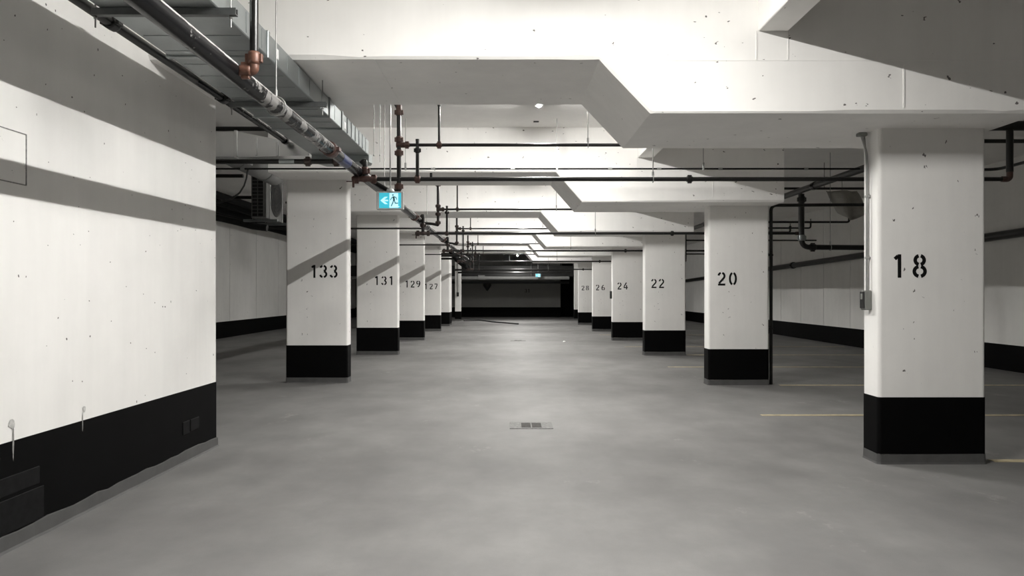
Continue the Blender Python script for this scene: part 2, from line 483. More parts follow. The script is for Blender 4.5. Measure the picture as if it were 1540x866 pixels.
def digit_mesh(ch, h, y=-.0016):
    t = .075
    mb = MB()
    for st in DIG[ch]:
        P = [Vector(p) for p in st]; L = []; R = []
        for i, p in enumerate(P):
            d = (P[min(i + 1, len(P) - 1)] - P[max(i - 1, 0)]).normalized(); nrm = Vector((-d.y, d.x)) * t
            L.append(p + nrm); R.append(p - nrm)
        vs = []
        for yy in (y, 0.001):
            for a in L + R: vs.append(((a.x - .3) * h, yy, (a.y - .5) * h))
        n = len(P); N = 2 * n; fs = []
        for i in range(n - 1):
            fs.append((i, i + 1, n + i + 1, n + i)); 
            fs.append((i, i + 1, N + i + 1, N + i)); fs.append((n + i, n + i + 1, N + n + i + 1, N + n + i))
        fs += [(0, n, N + n, N), (n - 1, N - 1, N + N - 1, N + n - 1)]
        mb.add(vs, fs)
    return mb.mesh('painted_digit', 'digit')

def column(label, xa, xb, yf, depth, ztop, zband, digits='', zn=1.73, xs=(), hdig=.205, r=.03, group='numbered parking columns', lean=None):
    xc, yc = (xa + xb) / 2, yf + depth / 2
    t = thing('concrete_column', label, 'column', (xc, yc, 0), group)
    hx, hy = (xb - xa) / 2, depth / 2
    part('shaft', MB().prism(rrect(hx, hy, r), 'z', .04, ztop), 'column', t)
    e = .004
    part('black_band', MB().prism(rrect(hx + e, hy + e, r), 'z', .088, zband), 'black', t)
    e = .006
    # flared plinth with an uneven top edge
    n = len(rrect(hx, hy, r)); vs = []; fs = []
    lo = rrect(hx + .013, hy + .013, r + .004); mid = rrect(hx + e + .002, hy + e + .002, r); hi = rrect(hx + e, hy + e, r); inn = rrect(hx - .02, hy - .02, r)
    for ring, z in ((lo, 0), (mid, .018), (hi, None), (inn, None)):
        for i, p in enumerate(ring):
            zz = z if z is not None else .088 + .004 * math.sin(i * 2.1 + xc * 7)
            vs.append((*p, zz))
    for k in range(3):
        for i in range(n): fs.append((k * n + i, k * n + (i + 1) % n, (k + 1) * n + (i + 1) % n, (k + 1) * n + i))
    part('grey_plinth', MB().add(vs, fs), 'plinth', t)
    for ch, x in zip(digits, xs):
        key = (ch, round(hdig, 3))
        if key not in column.cache: column.cache[key] = digit_mesh(*key)
        part('painted_digit', column.cache[key], 'digit', t, (x - xc, -hy, zn))
    return t
column.cache = {}
XRa, XRb = 3.23, 4.21
c18 = column('white concrete column numbered 18 with a black painted foot', 3.23, 4.17, 6.40, .28, 2.937, .585, '18', 1.733, (3.405, 3.59), .205)
column('white concrete column numbered 20 with a black painted foot', XRa, XRb, 11.86, .28, 2.905, .585, '20', 1.726, (3.44, 3.625), .22)
column('white concrete column numbered 22 with a black painted foot', XRa, XRb, 17.46, .28, 2.905, .60, '22', 1.72, (3.45, 3.63), .22)
column('white concrete column numbered 24 with a black painted foot', XRa, XRb, 22.92, .28, 2.905, .58, '24', 1.71, (3.45, 3.64), .22)
column('white concrete column numbered 26 with a black painted foot', XRa, XRb, 28.37, .28, 2.905, .58, '26', 1.70, (3.42, 3.64), .22)
column('white concrete column numbered 28 with a black painted foot', XRa, XRb, 34.2, .28, 2.905, .58, '28', 1.72, (3.44, 3.65), .22)
column('white concrete column numbered 133 with a black painted foot', -3.71, -2.69, 12.15, .28, 3.37, .625, '133', 1.853, (-3.247, -3.085, -2.915), .215)
column('white concrete column numbered 131 with a black painted foot', -3.69, -2.69, 17.65, .28, 3.37, .655, '131', 1.79, (-3.20, -3.02, -2.85), .215)
column('white concrete column numbered 129 with a black painted foot', -3.69, -2.69, 23.05, .28, 3.37, .62, '129', 1.77, (-3.23, -3.05, -2.87), .215)
column('white concrete column numbered 127 with a black painted foot', -3.69, -2.69, 28.6, .28, 3.37, .62, '127', 1.745, (-3.26, -3.06, -2.87), .215)
column('deep white concrete column without a number, behind column 127', -3.69, -2.69, 32.9, 1.25, 3.37, .62)
column('slim white concrete pillar with a black switch box at the far end of the aisle', -2.9, -2.58, 39.0, .3, ZC, .5, r=.015)
column('white concrete column half hidden behind column 28', 3.55, 4.21, 40.0, .28, ZC, .58)
# number on the end wall
for ch, x in (('3', 1.02), ('1', 1.20)):
    part('painted_digit', digit_mesh(ch, .22), 'digit', endw, (x, Y1, 1.62))

# ------------------------------------------------------------------ ceiling lamps
lamp_at = ['in the nearest bay, before the beam over column 18', 'second from the front, beyond the nearest beam', 'third from the front, beyond the second beam', 'fourth from the front, beyond the third beam', 'fifth from the front, beyond the fourth beam', 'sixth from the front, beyond the fifth beam']
# slim strip lamps lying along the aisle
SL, SR = .60, .026                 # half length, lens radius
body_me = MB().bbox(-.05, .05, -SL - .03, SL + .03, -.052, 0, .006).mesh('lamp_body', 'lampbody')
A0, A1 = math.radians(218), math.radians(322)
arcp = [(SR * math.cos(A0 + (A1 - A0) * k / 8), -.052 + SR * (math.sin(A0 + (A1 - A0) * k / 8) - math.sin(A0))) for k in range(9)]
lens_me = MB().prism(arcp, 'y', -SL, SL).mesh('lens', 'lens')
cap_me = MB().prism([(x * 1.15, -.052 + (z + .052) * 1.2) for x, z in arcp], 'y', 0, .012).mesh('end_cap', 'lampbody')
def strip_lamp(label, loc, group=None):
    t = thing('ceiling_lamp', label, 'lamp', loc, group)
    b = part('lamp_body', body_me, None, t); part('lens', lens_me, None, b); part('end_cap', cap_me, None, b, (0, -SL - .012, 0)); part('end_cap', cap_me, None, b, (0, SL, 0))
    return t
for k, y in enumerate(LAMP_Y):
    strip_lamp('lit white strip lamp, ' + lamp_at[k], (LX, y, ZC), 'ceiling lamps along the aisle')

# ------------------------------------------------------------------ sprinkler main and pipes
def hanger(t, p, r, ztop, d='y', rodx=0.0):
    """clevis hanger: rod and ring, parts of the pipe they carry"""
    x, y, z = p
    part('hanger_rod', MB().tube([(x, y, z + r + .05), (x, y, ztop)], .0055, 8), 'rod', t)
    mb = MB().ring((x, y, z), d, r + .012, .006, 18, 6)
    mb.tube([(x, y, z + r + .012), (x, y, z + r + .06)], .012, 8)
    part('hanger_ring', mb, 'rod', t)
def coupling(t, p, axis, r, name='coupling', mat='rust'):
    L = r * .9 + .012
    prof = [(r * .9, -L), (r * 1.25, -L), (r * 1.3, -L * .55), (r * 1.3, L * .55), (r * 1.25, L), (r * .9, L)]
    mb = MB().lathe(p, prof, 14, axis)
    # bolt lugs
    x, y, z = p; q = r * 1.35; w = .010 + r * .15
    for s in (-1, 1):
        if axis == 'x': mb.bbox(x - L * .7, x + L * .7, y - w, y + w, z + s * q - w, z + s * q + w, .003)
        elif axis == 'y': mb.bbox(x + s * q - w, x + s * q + w, y - L * .7, y + L * .7, z - w, z + w, .003)
        else: mb.bbox(x + s * q - w, x + s * q + w, y - w, y + w, z - L * .7, z + L * .7, .003)
    part(name, mb, mat, t)

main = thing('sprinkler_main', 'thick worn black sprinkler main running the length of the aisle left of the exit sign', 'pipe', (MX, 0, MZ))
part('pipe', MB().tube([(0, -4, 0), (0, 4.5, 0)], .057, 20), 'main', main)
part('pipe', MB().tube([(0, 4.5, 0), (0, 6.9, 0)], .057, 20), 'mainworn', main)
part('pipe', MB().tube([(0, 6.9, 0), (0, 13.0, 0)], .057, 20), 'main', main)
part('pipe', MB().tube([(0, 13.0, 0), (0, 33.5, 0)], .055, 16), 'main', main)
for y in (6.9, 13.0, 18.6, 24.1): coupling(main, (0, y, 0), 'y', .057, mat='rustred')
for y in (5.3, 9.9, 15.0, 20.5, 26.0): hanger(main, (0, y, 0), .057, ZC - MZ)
part('painted_reflection', MB().tube([(0, 7.25, 0), (0, 7.6, 0)], .0585, 20), 'blue', main)  # bluish reflection on the main, painted as a dark blue band
# branch going up in front of the nearest beam
part('branch_stub', MB().tube([(0.03, 4.45, .0), (.085, 4.45, 0)], .026, 12), 'pipe', main)
coupling(main, (.085, 4.45, 0), 'x', .027)
part('elbow', MB().tube(bend([(.09, 4.45, 0), (.137, 4.45, 0), (.137, 4.45, .06)], .045, 6), .030, 12), 'rust', main)
coupling(main, (.137, 4.45, .075), 'z', .028)
part('riser_pipe', MB().tube([(.137, 4.45, .08), (.137, 4.45, ZC - MZ)], .026, 14), 'pipe', main)

# cross lines: one per bay, fed from the main by a valve loop
CY = [8.2, 13.7, 19.2, 24.7, 30.2]
RC = [1.272, 1.11, 1.10, 1.055, .96]
RB = [1.655, 1.56, 1.68, 1.65, 1.58]
RX = [-1.237, -1.335, -1.379, -1.40, -1.40]
HX = [.45, .36, .36, .34, .32]     # sprinkler drop, measured from the riser
bays = ['nearest one, level with the exit sign', 'second one, just behind column 133', 'third one, behind column 131', 'fourth one, behind column 129', 'farthest one, behind column 127']
for k, y in enumerate(CY):
    zc, zb, rx = 1.5 + RC[k], 1.5 + RB[k], RX[k]
    xe = (5.61, 5.45, 5.95, 5.95, 5.95)[k]; ze = 3.36 if k < 2 else ZC
    t = thing('sprinkler_line', 'black sprinkler pipe crossing the aisle with risers, ' + bays[k], 'pipe', (0, y, 0), 'sprinkler cross lines')
    R = .024; fit = 'rustred' if k == 0 else 'rustdark'
    part('cross_pipe', MB().tube([(MX + .12, 0, zc), (xe - .07, 0, zc)], R, 14), 'pipe', t)
    part('elbow', MB().tube(bend([(xe - .09, 0, zc), (xe, 0, zc), (xe, 0, zc + .09)], .07, 6), R * 1.35, 12), fit, t)
    part('end_riser', MB().tube([(xe, 0, zc + .08), (xe, 0, ze)], R * 1.5, 12), 'pipe', t)
    # valve loop
    zt = max(zc + .17, MZ + .09) if k else 2.97
    part('valve_loop', MB().tube(bend([(MX + .03, -.02, zt - .03), (MX + .06, -.02, zt), (MX + .075, -.02, zt), (MX + .075, -.02, zc)], .05, 6), .030, 12), 'pipe', t)
    coupling(t, (MX + .075, -.02, zc + (zt - zc) * .45), 'z', .032, mat=fit)
    part('tee_body', MB().tube([(MX - .02, -.02, zc), (MX + .04, -.02, zc), (MX + .075, -.02, zc), (MX + .11, -.02, zc), (MX + .16, -.01, zc)], [.026, .034, .042, .034, .026], 14), fit, t)
    coupling(t, (MX + .17, 0, zc), 'x', .027, mat=fit); coupling(t, (MX - .02, -.02, zc), 'x', .028, mat=fit)
    part('valve_handle', MB().tube([(MX - .07, -.02, zc), (MX - .03, -.02, zc)], .026, 10).bbox(MX - .062, MX - .038, -.05, -.035, zc - .10, zc - .01, .004).tube([(MX - .13, -.03, zc - .03), (MX - .06, -.03, zc - .03)], .006, 6), fit, t)
    # riser
    zr0 = 2.68 if k == 0 else 2.80
    top = ZC
    part('riser_pipe', MB().tube(bend([(rx, 0, zr0 - .02), (rx, 0, 1.5 + (2.06 if k == 0 else 2.2)), (rx - .075, 0, 1.5 + (2.18 if k == 0 else 2.3)), (rx - .075, 0, top)], .05, 4), .025, 14), 'pipe', t)
    part('riser_feed', MB().tube(bend([(rx, 0, zr0), (rx, 0, zr0 - .035), (rx - .12, .12, zr0 - .03 if k == 0 else zr0), (MX + .04, .30, MZ - .02)], .05, 4), .027, 10), 'pipe', t)
    for z in (zr0 + .01, zb - .09, zb + .06, 3.52):
        coupling(t, (rx, 0, z), 'z', .026, mat=fit)
    part('elbow', MB().tube(bend([(rx, 0, 3.55), (rx, 0, 3.60), (rx - .065, 0, 3.69)], .03, 4), .034, 12), fit, t)
    # upper branch with a sprinkler stem and a drop to the cross pipe
    part('branch_pipe', MB().tube([(rx + .02, 0, zb), (1.9, 0, zb)], .0185, 12), 'pipe', t)
    part('tee', MB().tube([(rx - .03, 0, zb), (rx + .07, 0, zb)], .031, 12), fit, t)
    coupling(t, (rx + .09, 0, zb), 'x', .020, mat=fit)
    hx = rx + HX[k]
    part('sprinkler_stem', MB().tube([(hx, 0, zb), (hx, 0, 3.62)], .014, 10), 'pipe', t)
    part('sprinkler_head', MB().lathe((hx, 0, 3.60), [(.001, .085), (.022, .085), (.022, .078), (.007, .072), (.007, .045), (.018, .040), (.020, .0), (.014, -.015)], 10), 'pipe', t)
    coupling(t, (hx, 0, zb), 'x', .020, mat=fit)
    dx = rx + HX[k] * .46
    part('drop_pipe', MB().tube([(dx, 0, zb + .05), (dx, 0, zc)], .0195, 12), 'pipe', t)
    part('cap', MB().tube([(dx, 0, zb + .045), (dx, 0, zb + .065)], .022, 10), 'pipe', t)
    coupling(t, (dx, 0, zb - .06), 'z', .020, mat='pipe'); coupling(t, (dx, 0, zc), 'x', .024, mat=fit)
    part('bleed_plug', MB().tube([(rx + .36, 0, zc + .015), (rx + .36, 0, zc + .07)], .014, 8), 'pipe', t)
    # rods and couplings along the cross pipe
    for x in (1.61, 3.05 if k else 2.02):
        if x == 1.61: hanger(t, (x, 0, zc), R, ZC, 'x')
        else: coupling(t, (x, 0, zc), 'x', R, mat='pipe')
    hanger(t, (.88, 0, zb), .0185, ZC, 'x')

# left feeder pipe and thin conduit
t = thing('feeder_pipe', 'black feeder pipe crossing to the left just under the end of the sheet metal duct', 'pipe', (0, 7.7, 2.88))
part('pipe', MB().tube([(-9.4, 0, 0), (-1.80, 0, 0)], .026, 14), 'pipe', t)
coupling(t, (-2.12, 0, 0), 'x', .027, mat='rustdark'); coupling(t, (-1.82, 0, 0), 'x', .028, mat='rustdark')
part('pipe_tag', MB().tube([(-2.42, 0, 0), (-2.26, 0, 0)], .0275, 14), 'galv', t)
t = thing('conduit', 'thin black conduit with light couplings across the aisle in front of columns 133 and 20', 'conduit', (0, 10.75, 3.32))
part('tube', MB().tube([(-9.4, 0, 0), (5.15, 0, 0)], .0125, 10), 'conduit', t)
for x in (-3.92, -1.12, .05, 1.48, 2.2, 3.1, 4.36): part('sleeve', MB().tube([(x - .03, 0, 0), (x + .03, 0, 0)], .0165, 10), 'rod', t)
for x in (-1.525, .70, 2.85):
    part('hanger_rod', MB().tube([(x, 0, .01), (x, 0, ZC - 3.32)], .005, 6), 'rod', t)
    part('rod_clip', MB().bbox(x - .014, x + .014, -.02, .02, -.02, .09, .004), 'rod', t)
for k, (y, z, xa, xb) in enumerate([(16.3, 3.25, -3.6, -1.75), (21.9, 3.25, -3.6, -1.75), (27.4, 3.25, -3.6, -1.75)]):
    o = part('side_feed_pipe', MB().tube([(-5.6, 0, 0), (MX - .06, 0, 0)], .02, 10), 'pipe', None, (0, y, 2.93))
    tag(o, 'short black pipe joining the main before column ' + ['131, nearest of three', '129, middle of three', '127, farthest of three'][k], 'pipe', 'short pipes over the left columns')
# pipe left of the duct, ending in a cap
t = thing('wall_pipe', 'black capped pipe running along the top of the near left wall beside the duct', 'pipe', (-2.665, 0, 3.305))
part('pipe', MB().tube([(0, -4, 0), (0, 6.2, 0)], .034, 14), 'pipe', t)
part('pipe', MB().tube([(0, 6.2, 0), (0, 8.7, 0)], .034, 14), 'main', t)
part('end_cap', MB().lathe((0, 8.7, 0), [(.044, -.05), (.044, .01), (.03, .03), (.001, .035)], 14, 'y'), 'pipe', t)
for y in (4.9, 6.8): coupling(t, (0, y, 0), 'y', .036, mat='pipe')

# ------------------------------------------------------------------ ducts
t = thing('air_duct', 'flat galvanised air duct along the ceiling above the worn black main', 'duct', (0, 0, 0))
DX0, DX1, DZ0, DZ1, DY1 = -2.42, -1.72, 3.18, 3.355, 8.95
edges = [-4.0, -1.2, .6, 2.0, 3.4, 5.2, 6.98, 7.5, DY1]
for a, b in zip(edges, edges[1:]):
    part('duct_section', MB().bbox(DX0, DX1, a, b - .004, DZ0, DZ1, .006), 'galv', t)
for y in edges[1:-1]:
    part('flange', MB().bbox(DX0 - .014, DX1 + .014, y - .022, y + .022, DZ0 - .016, DZ1 + .004, .004), 'galv', t)
y = 3.7
ribs = MB()
for y in (2.3, 2.7, 3.1, 3.7, 4.15, 4.78, 5.08, 5.38, 5.67, 5.98, 6.3, 6.7, 7.2):
    ribs.box(DX0 + .03, DX1 - .03, y - .004, y + .004, DZ0 - .004, DZ0 + .001)
    ribs.box(DX1 - .001, DX1 + .003, y - .004, y + .004, DZ0 + .02, DZ1 - .02)
part('stiffening_rib', ribs, 'galv', t)
for y in (7.75, 7.95, 8.15, 8.35, 8.55, 8.75):
    part('side_seam', MB().bbox(DX1 - .001, DX1 + .010, y - .008, y + .008, DZ0 + .006, DZ1 - .006, .002), 'galv', t)
part('end_collar', MB().prism([(DX0, DY1), (DX1, DY1), (DX1 + .02, DY1 + .12), (DX1 - .02, DY1 + .26), (DX1 - .14, DY1 + .35), (DX0 + .1, DY1 + .35)], 'z', 3.10, 3.20), 'galv', t)
part('label_sticker', MB().bbox(DX1, DX1 + .002, 5.385, 5.45, 3.23, 3.305, .0006), 'label', t)
part('label_sticker', MB().bbox(DX1, DX1 + .002, 7.62, 7.70, 3.215, 3.285, .0006), 'label', t)
# trapeze hangers of the duct
for k, (y, z) in enumerate(((4.32, 3.155), (6.44, 3.155))):
    h = thing('trapeze_hanger', ['zinc strut hanger under the duct at the top left of the picture', 'zinc strut hanger under the duct below the nearest beam'][k], 'hanger', (0, y, z), 'strut hangers of the air duct')
    part('strut', MB().prism([(-.02, -.02), (.02, -.02), (.02, .021), (.012, .021), (.012, -.012), (-.012, -.012), (-.012, .021), (-.02, .021)], 'x', -2.46, -1.61), 'galvdark', h)
    zt = (ZC if k == 0 else 3.37) - z
    for x in (-2.445, -1.645):
        rd = part('rod', MB().tube([(x, 0, -.09), (x, 0, zt)], .005, 8), 'rod', h)
        part('nut', MB().lathe((x, 0, -.03), [(.001, -.008), (.011, -.008), (.011, .008), (.001, .008)], 6), 'rod', rd)
for i, x in enumerate((-1.66, -1.585)):
    o = part('hanger_rod', MB().tube([(x, 8.97, 3.17 if i == 0 else 3.1), (x, 8.97, ZC)], .005, 8).lathe((x, 8.97, 3.185), [(.001, -.01), (.011, -.01), (.011, .01), (.001, .01)], 6), 'rod')
    tag(o, ['thin ceiling rod close to the end of the air duct', 'thin ceiling rod, the one farther from the duct end'][i], 'rod')
# side duct joining from the left
t = thing('side_duct', 'shiny galvanised branch duct coming in from the left behind the wall end', 'duct', (0, 8.8, 0))
for a, b in ((-9.3, -6.6), (-6.6, -5.1), (-5.1, -4.0), (-4.0, -3.29)):
    part('duct_section', MB().bbox(a, b - .004, 0, .5, 3.13, 3.44, .006), 'shiny', t)
for x in (-5.1, -4.0, -3.29): part('flange', MB().bbox(x - .02, x + .02, -.014, .514, 3.118, 3.452, .004), 'shiny', t)
mb = MB()
A = [(-3.27, .0, 3.13), (-3.27, .5, 3.13), (-3.27, .5, 3.44), (-3.27, .0, 3.44)]
B = [(-2.435, .06, 3.16), (-2.435, .3, 3.16), (-2.435, .3, 3.28), (-2.435, .06, 3.28)]
mb.add(A + B, [(0, 1, 2, 3), (7, 6, 5, 4), (0, 4, 5, 1), (1, 5, 6, 2), (2, 6, 7, 3), (3, 7, 4, 0)])
part('tapered_section', mb, 'shiny', t)
for x in (-3.05, -2.80): part('side_seam', MB().bbox(x - .012, x + .012, .0 + (x + 3.27) * .072 - .012, .03 + (x + 3.27) * .072, 3.15, 3.40 - (x + 3.27) * .16, .003), 'shiny', t)
o = part('dark_pipe', MB().tube([(-9.4, 9.6, 3.65), (-3.05, 9.6, 3.65)], .03, 12), 'pipe'); tag(o, 'black pipe across the left bay above the shiny branch duct', 'pipe')

# ------------------------------------------------------------------ exit sign
def sign(label, loc, w, h, detail=True):
    s = thing('exit_sign', label, 'sign', loc, None)
    part('housing', MB().bbox(-w / 2, w / 2, 0, .06, -h / 2, h / 2, .006), 'signbody', s)
    fw, fh = w * .82, h * .84; x0 = -fw / 2 + .003
    cp = part('cyan_panel', MB().bbox(x0, x0 + fw, -.004, .002, -fh / 2, fh / 2, .001), 'cyan', s)
    d0 = x0 + fw * .47
    part('doorway_panel', MB().bbox(d0, d0 + fw * .40, -.006, -.003, -fh / 2 + .003, fh / 2 - .003, .0008), 'pale', cp)
    ax, u = x0 + fw * .06, fw
    y = -.006
    def flat(poly): 
        return MB().prism([(p[0], p[1]) for p in poly], 'y', y - .0012, y + .003)
    part('arrow', MB().prism([(ax, 0), (ax + u * .20, fh * .24), (ax + u * .34, fh * .24), (ax + u * .17, fh * .05), (ax + u * .35, fh * .05), (ax + u * .35, -fh * .05), (ax + u * .17, -fh * .05), (ax + u * .34, -fh * .24), (ax + u * .20, -fh * .24)], 'y', -.0055, -.002), 'pale', cp)
    # running figure: head, trunk, arms and legs as one flat shape group
    cx = d0 + fw * .19; q = fh
    man = MB()
    def limb(pts, r):
        for (a, b) in zip(pts, pts[1:]):
            A, B = Vector(a), Vector(b); d = (B - A).normalized(); n = Vector((-d.y, d.x)) * r; e = d * r * .5
            man.prism([tuple(A - e + n), tuple(A - e - n), tuple(B + e - n), tuple(B + e + n)], 'y', -.0078, -.005)
    P = lambda a, b: (cx + a * q, b * q)
    man.prism([(cx - .045 * q + .055 * q * math.cos(i * .785), .355 * q + .055 * q * math.sin(i * .785)) for i in range(8)], 'y', -.0078, -.005)
    limb([P(0, .23), P(.03, .02)], .062 * q)
    limb([P(-.02, .24), P(-.13, .16), P(-.20, .03)], .024 * q)
    limb([P(.03, .24), P(.16, .20), P(.22, .05)], .024 * q)
    limb([P(.0, .0), P(-.06, -.18), P(-.15, -.36)], .030 * q)
    limb([P(.04, .0), P(.12, -.18), P(.28, -.18)], .030 * q)
    part('running_figure', man, 'teal', cp)
    part('floor_stripe', MB().prism([(d0 + .004, -fh * .44), (d0 + fw * .44, -fh * .44), (d0 + fw * .47, -fh * .38), (d0 + .006, -fh * .38)], 'y', -.0072, -.004), 'pale', cp)
    part('canopy', MB().lathe((0, .03, h / 2), [(.001, .03), (.035, .03), (.045, .012), (.045, -.001)], 14), 'signbody', s)
    return s
s = sign('lit green-blue exit sign with running figure and left arrow hanging before column 131', (-1.302, 7.97, 2.504), .292, .198)
part('hanging_pole', MB().tube([(0, .03, .125), (0, .03, ZC - 2.504)], .0085, 12), 'steel', s)
s2 = sign('small lit exit sign far down the aisle in front of the end wall', (1.56, 39.8, 2.44), .30, .19)
part('hanging_pole', MB().tube([(0, .03, .12), (0, .03, ZC - 2.44)], .012, 10), 'steel', s2)

# ------------------------------------------------------------------ outlet box and conduit on column 18
t = thing('outlet_box', 'grey electrical outlet box with conduit on the inner side of column 18', 'outlet box', (3.23, 6.55, 0))
part('box_body', MB().bbox(-.065, -.002, -.045, .045, 1.345, 1.52, .008), 'boxgrey', t)
cv = part('cover', MB().bbox(-.074, -.064, -.04, .04, 1.36, 1.51, .004), 'boxblack', t)
part('socket_face', MB().bbox(-.078, -.073, -.018, .018, 1.44, 1.49, .002), 'boxgrey', cv)
part('conduit_tube', MB().tube(bend([(-.028, .0, 1.51), (-.028, .0, 2.75), (-.06, .03, 2.90), (-.06, .03, 2.935)], .08, 5), .0105, 10), 'rod', t)
part('top_fitting', MB().bbox(-.10, -.02, .0, .06, 2.905, 2.936, .006), 'boxgrey', t)
for z in (1.8, 2.35): part('strap', MB().bbox(-.041, -.001, -.018, .018, z, z + .022, .003), 'rod', t)
part('second_tube', MB().tube(bend([(-.016, .032, 1.50), (-.016, .032, 2.70), (-.03, .05, 2.935)], .08, 5), .0075, 8), 'rod', t)
for (x, y, z, lab) in ((3.23, 23.06, 1.43, 'small black outlet box on the inner side of column 24'),):
    o = part('outlet_box', MB().bbox(x - .06, x - .002, y - .05, y + .05, z - .12, z + .12, .008), 'boxblack'); tag(o, lab, 'outlet box')
o = part('switch_box', MB().bbox(-2.79, -2.69, 38.93, 38.998, 1.30, 1.52, .008).tube([(-2.74, 38.97, 1.5), (-2.74, 38.97, 3.9)], .014, 8), 'boxblack'); tag(o, 'black switch box with conduit on the slim far pillar', 'switch box')

# ------------------------------------------------------------------ right bay pipes
t = thing('side_main', 'thick dark pipe running lengthwise over the right hand parking bays', 'pipe', (5.34, 0, 3.37))
part('pipe', MB().tube(bend([(4.1, 8.2, 0), (0, 8.2, 0), (0, 34, 0)], .12, 7), .055, 16), 'pipe', t)
for y in (10.7, 14.8, 20, 25): hanger(t, (0, y, 0), .055, ZC - 3.37)
for y in (9.6, 12.8): coupling(t, (0, y, 0), 'y', .055, mat='pipe')
t = thing('drop_pipe', 'thick black pipe dropping from the side main and turning right beside column 20', 'pipe', (5.34, 13.36, 0))
part('pipe', MB().tube(bend([(0, 0, 3.30), (0, 0, 2.33), (2.6, 0, 2.315), (2.6, 0, .0)], .15, 7), .047, 16), 'pipe', t)
coupling(t, (0, 0, 2.50), 'z', .046, mat='galv'); coupling(t, (0, 0, 3.2), 'z', .047, mat='pipe'); coupling(t, (.20, 0, 2.329), 'x', .046, mat='pipe')
hanger(t, (.52, 0, 2.327), .047, ZC, 'x')
o = part('bay_pipe', MB().tube(bend([(7.2, 12.6, 3.61), (8.4, 12.6, 3.62), (8.4, 6.0, 3.67)], .2, 6), .026, 10).tube([(8.4, 9, 3.6), (8.4, 9, ZC - .004)], .006, 6), 'pipe')
tag(o, 'thin black pipe rising toward the upper corner right of column 18', 'pipe')
t = thing('corner_pipe', 'thin black downpipe on the outer side of column 20 turning right at the top', 'pipe', (4.285, 11.98, 0))
part('pipe', MB().tube(bend([(0, 0, 0), (0, 0, 2.93), (2.9, 0, 2.95), (2.9, 0, 3.6)], .10, 7), .027, 14), 'pipe', t)
for z in (.9, 2.1): part('clamp', MB().bbox(-.07, .03, -.03, .03, z, z + .03, .004), 'pipe', t)
thin = [(16.9, 3.13, 5.0, 7.85, .025, 'longest and highest'), (17.6, 3.055, 5.0, 7.25, .02, 'middle'), (18.1, 2.99, 5.0, 6.95, .024, 'lowest')]
for (y, z, xa, xb, r, w) in thin:
    t = thing('sprinkler_pipe', 'thin black sprinkler pipe end right of column 20, %s of three' % w, 'pipe', (0, y, z))
    part('pipe', MB().tube(bend([(5.34, 0, 3.37 - z), (5.34, 0, 0), (xb, 0, 0), (xb, 0, .12)], .06, 5), r, 10), 'pipe', t)
    part('sprinkler_head', MB().lathe((xb, 0, .11), [(r * 1.3, 0), (r * 1.3, .04), (.01, .06), (.01, .10), (.03, .105), (.001, .11)], 8), 'pipe', t)
t = thing('cross_pipe', 'black pipe crossing the right bays behind column 18 level with its top', 'pipe', (0, 8.5, 3.26))
part('pipe', MB().tube([(5.02, 0, 0), (9.5, 0, 0)], .024, 12), 'pipe', t)
hanger(t, (6.6, 0, 0), .024, ZC - 3.26, 'x')
t = thing('wall_main', 'thick black pipe fixed along the right hand wall above the parking bays', 'pipe', (9.5, 0, 0))
part('pipe', MB().tube([(0, 1, 2.85), (0, 44, 2.05)], .085, 16), 'pipe', t)
for y in (12.9, 19.2, 24.5): coupling(t, (0, y, 2.869 - y * .0186), 'y', .085, mat='pipe')
for (y, z, x0, x1, n) in ((14.4, 3.55, 5.0, 7.1, 0), (22.4, 3.1, 5.0, 9.4, 1), (26.5, 2.9, 5.0, 9.4, 2)):
    o = part('cross_pipe', MB().tube([(x0, y, z), (x1, y, z)], .024, 10).tube([(6.2, y, z), (6.2, y, ZC)], .005, 6), 'pipe')
    tag(o, ['thin black pipe just above the drop pipe right of column 20', 'black pipe seen in the gap between columns 22 and 20, upper one', 'black pipe seen in the gap between columns 22 and 20, lower one'][n], 'pipe')
# crumpled plastic sheet hanging from the right ceiling
mb = MB(); rnd = random.Random(4); nu, nv = 9, 8; vs = []; fs = []
for i in range(nu):
    for j in range(nv):
        u, v = i / (nu - 1), j / (nv - 1)
        w = .34 * (1 - .35 * v * (1 if u < .5 else .25))
        vs.append(((u - .5) * 2 * w + .18 * v, .10 * math.sin(u * 9 + v * 2) + rnd.uniform(-.02, .02), -v * .62 * (.75 + .25 * math.sin(u * 3))))
n0 = len(vs); vs += [(x, yy + .012, z) for x, yy, z in vs]
for i in range(nu - 1):
    for j in range(nv - 1):
        a = i * nv + j; fs.append((a, a + 1, a + nv + 1, a + nv)); fs.append((n0 + a, n0 + a + nv, n0 + a + nv + 1, n0 + a + 1))
rim = [i * nv for i in range(nu)] + [(nu - 1) * nv + j for j in range(1, nv)] + [i * nv + nv - 1 for i in range(nu - 2, -1, -1)] + [j for j in range(nv - 2, 0, -1)]
for a, b in zip(rim, rim[1:] + rim[:1]): fs.append((a, b, n0 + b, n0 + a))
o = part('plastic_sheet', MB().add(vs, fs, True).tube([(0, 0, -.02), (0, 0, .38)], .006, 6), 'sheet', None, (7.05, 15.5, 3.66))
tag(o, 'pale crumpled plastic sheet hanging from the ceiling left of column 18', 'sheet')

